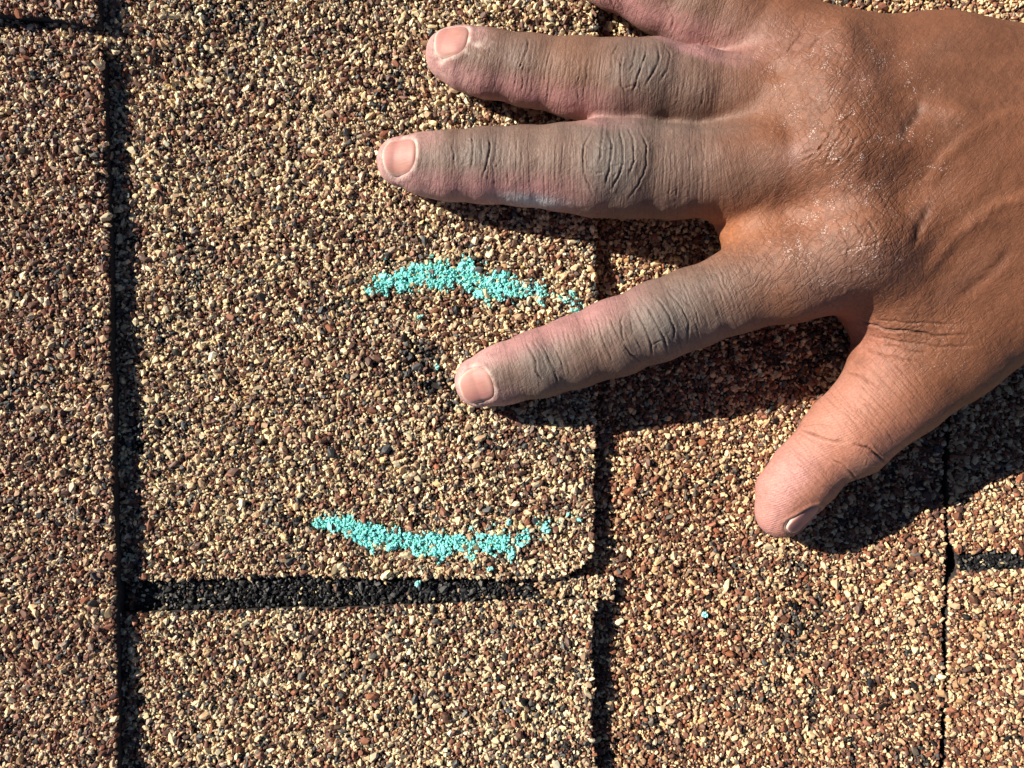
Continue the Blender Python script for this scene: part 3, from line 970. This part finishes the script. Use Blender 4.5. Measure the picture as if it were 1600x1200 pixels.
# pinkish dusting near the knuckles of the hand
for px_, py_, sx_, sy_, an_, st_ in [(1245, 240, 22, 14, -40, .5), (1240, 70, 60, 25, 0, .35), (1280, 330, 70, 26, -25, .28), (1330, 420, 60, 22, -15, .25), (1330, 130, 40, 16, -20, .25), (1140, 60, 60, 30, 0, .3)]:
    blend(gauss(px_, py_, sx_, sy_, an_) * st_ * n2 * 1.1, (.45, .27, .24))
# orange sunlit glow painted into the index-middle web; warm lighter skin on the thumb
blend(gauss(1130, 355, 60, 28, -15) * .75, (.40, .155, .07))
blend(gauss(1250, 330, 60, 26, -10) * .35, (.32, .14, .075))
bt, tt_, lt, Lt = along(THUMB)
onT = np.clip((1.25 - bt) * 5, 0, 1)
blend(gauss(1480, 110, 140, 60, 10) * .35, (.13, .06, .034))
blend(onT * np.clip((330 - tt_) / 160, 0, 1) * .85, (.46, .205, .14))
blend(onT * np.clip((130 - tt_) / 70, 0, 1) * np.clip((.55 - lt) * 1.6, 0, 1) * .85, (.53, .27, .245))
blend(onT * np.clip((.15 - lt) * 1.3, 0, 1) * np.clip((300 - tt_) / 100, 0, 1) * .35, (.52, .26, .21))
blend(gauss(1345, 525, 45, 22, 40) * .6, (.42, .17, .12))
blend(gauss(1350, 735, 30, 14, -30) * .5, (.22, .14, .11))
# cooler tone over the veins; shade painted into the hollows behind the knuckles
for px_, py_, sx_, sy_, an_, st_ in [(1425, 180, 26, 12, -50, .4), (1438, 335, 22, 10, -40, .4), (1470, 75, 24, 12, -30, .35), (1500, 440, 50, 10, -40, .3)]:
    blend(gauss(px_, py_, sx_, sy_, an_) * st_, (.12, .065, .048))
# shade of the creases painted in, darkest where they are deep
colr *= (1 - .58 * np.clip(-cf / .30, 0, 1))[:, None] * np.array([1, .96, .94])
# pale cracked skin round the nails, pink beneath
blend(bed_mask, (.62, .30, .25))
blend(rim_mask * np.clip((n2 - .3) * 2.4, .1, .9), (.62, .47, .41))
blend(gauss(745, 76, 18, 12, 0) * np.clip((n2 - .45) * 4, 0, 1) * .8, (.70, .56, .48))
# pale blue-grey chalk on the side of the middle finger
blend(gauss(830, 314, 34, 7, 6) * .8, (.52, .58, .60))
# dry dust that the shader breaks into flecks: strong over the knuckles of the hand
fleck = np.clip(gauss(1300, 170, 110, 130, 30) + .9 * gauss(1290, 400, 90, 60) + .5 * gauss(1450, 300, 130, 200) + .5 * gauss(1500, 560, 80, 60) + .4 * gauss(1130, 60, 80, 50), 0, 1)
wrk = np.clip(1.0 * gauss(1310, 205, 60, 50) + 1.0 * gauss(1350, 360, 75, 55) + .8 * gauss(1220, 420, 80, 50) + .8 * gauss(1280, 70, 60, 40) + .6 * gauss(1430, 520, 90, 40) + .3, 0, 1)


def skin_material():
    m, nt, b = new_mat('skin')
    L = nt.links.new
    tc = node(nt, 'ShaderNodeTexCoord')
    ca = node(nt, 'ShaderNodeAttribute', attribute_name='skin_col')
    ma = node(nt, 'ShaderNodeAttribute', attribute_name='skin_mask')     # r flecks, g wrinkle net, b finger
    sep = node(nt, 'ShaderNodeSeparateColor'); L(ma.outputs['Color'], sep.inputs[0])
    uv = node(nt, 'ShaderNodeAttribute', attribute_name='finger_uv')
    mpn = node(nt, 'ShaderNodeMapping'); mpn.inputs['Scale'].default_value = (1000, 1000, 1000)
    L(tc.outputs['Object'], mpn.inputs['Vector'])                          # now in millimetres
    # colour mottling
    nz = node(nt, 'ShaderNodeTexNoise', Scale=1.6, Detail=6.0, Roughness=.65)
    L(mpn.outputs[0], nz.inputs['Vector'])
    mr = node(nt, 'ShaderNodeMapRange'); mr.inputs['From Min'].default_value = .25; mr.inputs['From Max'].default_value = .75
    mr.inputs['To Min'].default_value = .80; mr.inputs['To Max'].default_value = 1.20
    L(nz.outputs['Fac'], mr.inputs['Value'])
    sc1 = node(nt, 'ShaderNodeVectorMath', operation='SCALE'); L(ca.outputs['Color'], sc1.inputs[0]); L(mr.outputs[0], sc1.inputs['Scale'])
    # flecks of dry skin and chalk
    v1 = node(nt, 'ShaderNodeTexVoronoi', Scale=2.3); L(mpn.outputs[0], v1.inputs['Vector'])
    dn = node(nt, 'ShaderNodeTexNoise', Scale=.35, Detail=3.0); L(mpn.outputs[0], dn.inputs['Vector'])
    th = node(nt, 'ShaderNodeMath', operation='MULTIPLY'); L(sep.outputs[0], th.inputs[0])
    dnr = node(nt, 'ShaderNodeMapRange'); dnr.inputs['From Min'].default_value = .34; dnr.inputs['From Max'].default_value = .68; L(dn.outputs['Fac'], dnr.inputs['Value'])
    L(dnr.outputs[0], th.inputs[1])
    th2 = node(nt, 'ShaderNodeMath', operation='MULTIPLY'); L(th.outputs[0], th2.inputs[0]); th2.inputs[1].default_value = .45
    cmp_ = node(nt, 'ShaderNodeMath', operation='SUBTRACT'); L(th2.outputs[0], cmp_.inputs[0]); L(v1.outputs['Distance'], cmp_.inputs[1])
    fk = node(nt, 'ShaderNodeMath', operation='MULTIPLY', use_clamp=True); L(cmp_.outputs[0], fk.inputs[0]); fk.inputs[1].default_value = 5.0
    mx = node(nt, 'ShaderNodeMix', data_type='RGBA')
    L(fk.outputs[0], mx.inputs[0]); L(sc1.outputs[0], mx.inputs[6]); mx.inputs[7].default_value = (.54, .41, .36, 1)
    # fine relief: cross-hatched net + transverse lines on the fingers + pores
    warp = node(nt, 'ShaderNodeTexNoise', Scale=.5, Detail=2.0); L(mpn.outputs[0], warp.inputs['Vector'])
    wsc = node(nt, 'ShaderNodeVectorMath', operation='SCALE'); L(warp.outputs['Color'], wsc.inputs[0]); wsc.inputs['Scale'].default_value = 1.4
    wadd = node(nt, 'ShaderNodeVectorMath', operation='ADD'); L(mpn.outputs[0], wadd.inputs[0]); L(wsc.outputs[0], wadd.inputs[1])
    st = node(nt, 'ShaderNodeMapping'); st.inputs['Scale'].default_value = (1.35, .75, 1.0); st.inputs['Rotation'].default_value = (0, 0, R(-28))
    L(wadd.outputs[0], st.inputs['Vector'])

    def creases(ang, sx, sy, width):
        s0 = node(nt, 'ShaderNodeMapping'); s0.inputs['Rotation'].default_value = (0, 0, R(ang))
        L(wadd.outputs[0], s0.inputs['Vector'])
        st = node(nt, 'ShaderNodeMapping'); st.inputs['Scale'].default_value = (sx, sy, .35)
        L(s0.outputs[0], st.inputs['Vector'])
        n_ = node(nt, 'ShaderNodeTexNoise', Scale=1.0, Detail=1.5, Roughness=.5); L(st.outputs[0], n_.inputs['Vector'])
        a_ = node(nt, 'ShaderNodeMath', operation='SUBTRACT'); L(n_.outputs['Fac'], a_.inputs[0]); a_.inputs[1].default_value = .5
        b_ = node(nt, 'ShaderNodeMath', operation='ABSOLUTE'); L(a_.outputs[0], b_.inputs[0])
        c_ = node(nt, 'ShaderNodeMapRange'); c_.inputs['From Max'].default_value = width; L(b_.outputs[0], c_.inputs['Value'])
        return c_.outputs[0]
    netA = creases(38, .85, .14, .09)
    netB = creases(-30, .62, .14, .08)
    netC = creases(55, 2.1, .5, .12)
    # transverse lines from finger coordinates (t in px along, s across)
    def across(ft, fs, width):
        um = node(nt, 'ShaderNodeMapping'); um.inputs['Scale'].default_value = (ft, fs, 0); L(uv.outputs['Vector'], um.inputs['Vector'])
        tn = node(nt, 'ShaderNodeTexNoise', Scale=1.0, Detail=1.2, Roughness=.5); L(um.outputs[0], tn.inputs['Vector'])
        a_ = node(nt, 'ShaderNodeMath', operation='SUBTRACT'); L(tn.outputs['Fac'], a_.inputs[0]); a_.inputs[1].default_value = .5
        b_ = node(nt, 'ShaderNodeMath', operation='ABSOLUTE'); L(a_.outputs[0], b_.inputs[0])
        c_ = node(nt, 'ShaderNodeMapRange'); c_.inputs['From Max'].default_value = width; L(b_.outputs[0], c_.inputs['Value'])
        return c_.outputs[0]
    trA = across(.10, .7, .07)
    trB = across(.24, 2.0, .12)
    pore = node(nt, 'ShaderNodeTexNoise', Scale=3.6, Detail=3.0); L(mpn.outputs[0], pore.inputs['Vector'])

    def mul(a, v):
        n = node(nt, 'ShaderNodeMath', operation='MULTIPLY'); L(a, n.inputs[0])
        if isinstance(v, float): n.inputs[1].default_value = v
        else: L(v, n.inputs[1])
        return n.outputs[0]

    def add(a, c):
        n = node(nt, 'ShaderNodeMath', operation='ADD'); L(a, n.inputs[0]); L(c, n.inputs[1]); return n.outputs[0]
    def inv(a):
        n = node(nt, 'ShaderNodeMath', operation='SUBTRACT'); n.inputs[0].default_value = 1.0; L(a, n.inputs[1]); return n.outputs[0]
    h = add(mul(mul(add(netA, netB), sep.outputs[1]), .07), mul(netC, .022))
    h = add(h, mul(mul(trA, sep.outputs[2]), .04))
    h = add(h, mul(mul(trB, sep.outputs[2]), .014))
    # friction ridges on the pad of the thumb
    wv = node(nt, 'ShaderNodeTexWave', Scale=.95, Distortion=2.2, Detail=2.0)
    wv.inputs['Detail Scale'].default_value = .35
    wm = node(nt, 'ShaderNodeMapping'); wm.inputs['Rotation'].default_value = (0, 0, R(-30)); L(mpn.outputs[0], wm.inputs['Vector'])
    wv.bands_direction = 'Y'; wv.inputs['Scale'].default_value = .62
    L(wm.outputs[0], wv.inputs['Vector'])
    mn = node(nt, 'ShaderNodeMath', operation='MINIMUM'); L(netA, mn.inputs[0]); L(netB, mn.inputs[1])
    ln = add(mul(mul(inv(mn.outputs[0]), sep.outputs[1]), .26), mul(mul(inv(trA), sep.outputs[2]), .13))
    dk = node(nt, 'ShaderNodeVectorMath', operation='SCALE'); L(mx.outputs[2], dk.inputs[0]); L(inv(ln), dk.inputs['Scale'])  # relief lines also darkened in the base colour, deepening their shade
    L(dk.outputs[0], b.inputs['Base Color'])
    pad = node(nt, 'ShaderNodeAttribute', attribute_name='pad_mask')
    h = add(h, mul(mul(wv.outputs['Fac'], pad.outputs['Fac']), .035))
    h = add(h, mul(pore.outputs['Fac'], .10))
    h = add(h, mul(fk.outputs[0], .05))
    bp = node(nt, 'ShaderNodeBump', Strength=1.0, Distance=.001)
    L(h, bp.inputs['Height'])
    L(bp.outputs[0], b.inputs['Normal'])
    b.inputs['Roughness'].default_value = .56
    b.inputs['Specular IOR Level'].default_value = .35
    b.subsurface_method = 'RANDOM_WALK'
    b.inputs['Subsurface Weight'].default_value = .16
    b.inputs['Subsurface Radius'].default_value = (1.0, .35, .2)
    b.inputs['Subsurface Scale'].default_value = .004
    return m


M_SKIN = skin_material()
org = P(1500, 300, 0); 
hand = mesh_obj('hand', (HV - org) * .001, HF, M_SKIN, None, smooth=True)
hand.location = org * .001
me = hand.data
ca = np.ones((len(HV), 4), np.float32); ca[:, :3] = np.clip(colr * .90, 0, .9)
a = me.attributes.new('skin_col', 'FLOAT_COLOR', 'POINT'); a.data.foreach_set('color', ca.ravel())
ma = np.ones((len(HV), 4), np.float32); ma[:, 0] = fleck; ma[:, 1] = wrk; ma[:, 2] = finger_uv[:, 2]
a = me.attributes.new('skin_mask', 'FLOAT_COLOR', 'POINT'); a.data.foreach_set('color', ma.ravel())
a = me.attributes.new('pad_mask', 'FLOAT', 'POINT'); a.data.foreach_set('value', (onT * np.clip((230 - tt_) / 60, 0, 1) * np.clip((.5 - lt) * 2, 0, 1)).astype(np.float32))
fu = finger_uv.copy(); fu[:, 2] = 0
a = me.attributes.new('finger_uv', 'FLOAT_VECTOR', 'POINT'); a.data.foreach_set('vector', fu.ravel())
hand['label'] = 'dusty brown right hand pressed palm down on the shingles with fingers spread'
hand['category'] = 'hand'


def nail_material():
    m, nt, b = new_mat('fingernail')
    L = nt.links.new
    ca = node(nt, 'ShaderNodeAttribute', attribute_name='nail_col')
    uv = node(nt, 'ShaderNodeAttribute', attribute_name='nail_uv')
    mp = node(nt, 'ShaderNodeMapping'); mp.inputs['Scale'].default_value = (1.2, 16, 1); L(uv.outputs['Vector'], mp.inputs['Vector'])
    nz = node(nt, 'ShaderNodeTexNoise', Scale=1.0, Detail=3.0); L(mp.outputs[0], nz.inputs['Vector'])
    mr = node(nt, 'ShaderNodeMapRange'); mr.inputs['To Min'].default_value = .8; mr.inputs['To Max'].default_value = 1.2; L(nz.outputs['Fac'], mr.inputs['Value'])
    s = node(nt, 'ShaderNodeVectorMath', operation='SCALE'); L(ca.outputs['Color'], s.inputs[0]); L(mr.outputs[0], s.inputs['Scale'])
    L(s.outputs[0], b.inputs['Base Color'])
    bp = node(nt, 'ShaderNodeBump', Strength=.4, Distance=.0001); L(nz.outputs['Fac'], bp.inputs['Height']); L(bp.outputs[0], b.inputs['Normal'])
    b.inputs['Roughness'].default_value = .55
    b.inputs['Specular IOR Level'].default_value = .3
    b.inputs['Subsurface Weight'].default_value = .25
    b.inputs['Subsurface Radius'].default_value = (1, .4, .3)
    b.inputs['Subsurface Scale'].default_value = .002
    return m


M_NAIL = nail_material()
for nl in NAILS:
    nr, na = 14, 44
    U, V = [0.0], [0.0]
    for i in range(1, nr + 1):
        rr = i / nr
        for j in range(na):
            t = 2 * math.pi * j / na
            c_, s_ = math.cos(t), math.sin(t)
            q = (abs(c_) ** 2.6 + abs(s_) ** 2.6) ** (-1 / 2.6)
            U.append(rr * q * c_); V.append(rr * q * s_)
    U = np.array(U); V = np.array(V)
    rr = (np.abs(U) ** 2.6 + np.abs(V) ** 2.6) ** (1 / 2.6)
    o3, u3, v3, n3 = nl['o'], nl['u'], nl['v'], nl['nn']
    wobble = 1 + (fbm(np.cos(np.arctan2(V, U)) * 1.5 + nl['c'][0], np.sin(np.arctan2(V, U)) * 1.5, 0, 1, 2) - .5) * .16
    U = U * wobble; V = V * wobble * (1 - .10 * np.clip(U, 0, 1))
    start = o3 + U[:, None] * nl['a'] * .985 * u3 + V[:, None] * nl['b'] * .985 * v3 + n3 * 7
    q = start.copy()
    for _ in range(40):
        s = hand_sdf(q)
        q = q - n3 * (np.clip(s, -1, 6) * .6)[:, None]
    w = (q - o3) @ n3
    w = np.clip(w, -2.6, 3) * nl.get('flat', 1.0) - (.10 if 'flat' in nl else 0)
    # a nail plate is flatter lengthwise than the fingertip
    wl_ = np.where(U > 0, w * (1 - .35 * np.clip(U, 0, 1)), w)
    lift = .02 - .38 * np.clip((rr - .80) / .2, 0, 1) ** 2 * np.where(U > .5, .25, 1.0) + .12 * np.clip(U, 0, 1)
    top = o3 + U[:, None] * nl['a'] * u3 + V[:, None] * nl['b'] * v3 + n3 * (wl_ + lift)[:, None]
    bot = top - n3 * .45
    nv = len(top)
    tri = [(0, 1 + j, 1 + (j + 1) % na) for j in range(na)]
    quad = []
    for i in range(nr - 1):
        for j in range(na):
            a0 = 1 + i * na + j; a1 = 1 + i * na + (j + 1) % na
            quad.append((a0, a0 + na, a1 + na, a1))
    ed = 1 + (nr - 1) * na
    fs = [(t[0], t[1], t[2]) for t in tri] + quad + [(ed + j, ed + j + nv, ed + (j + 1) % na + nv, ed + (j + 1) % na) for j in range(na)]
    me = bpy.data.meshes.new('nail')
    me.from_pydata([tuple(x) for x in (np.concatenate([top, bot]) - org) * .001], [], fs)
    me.polygons.foreach_set('use_smooth', np.ones(len(me.polygons), bool))
    me.materials.append(M_NAIL)
    base = np.tile(np.array((.47, .215, .185)), (nv, 1))
    lun = np.exp(-(((U + .75) / .28) ** 2 + (V / .6) ** 2))[:, None]
    base = base * (1 - .35 * lun) + np.array((.55, .34, .27)) * .35 * lun
    edge = (np.clip((rr - .90) / .07, 0, 1) * np.where(U > -.2, 1, .55))[:, None]
    base = base * (1 - edge * .8) + np.array((.66, .52, .43)) * edge * .8
    stain = np.clip(fbm(U * 1.3 + nl['c'][1], V * 1.3, 3, 1, 2) * 2 - .9, 0, 1)[:, None] * .25
    base = base * (1 - stain) + np.array((.40, .27, .15)) * stain
    dirt = (fbm(U * 2 + nl['c'][0], V * 2, 0, 1, 3)[:, None] - .35) * .5
    base = base * (1 - np.clip(dirt, 0, 1) * .6)
    cc = np.ones((2 * nv, 4), np.float32); cc[:nv, :3] = base; cc[nv:, :3] = base
    a = me.attributes.new('nail_col', 'FLOAT_COLOR', 'POINT'); a.data.foreach_set('color', cc.ravel())
    uu = np.zeros((2 * nv, 3), np.float32); uu[:nv, 0] = U; uu[:nv, 1] = V; uu[nv:] = uu[:nv]
    a = me.attributes.new('nail_uv', 'FLOAT_VECTOR', 'POINT'); a.data.foreach_set('vector', uu.ravel())
    no = bpy.data.objects.new('nail', me); COL.objects.link(no); no.parent = hand
    if nl['lab']: no['label'] = nl['lab']

bpy.context.view_layer.update()

print('done', time.time()-T0)
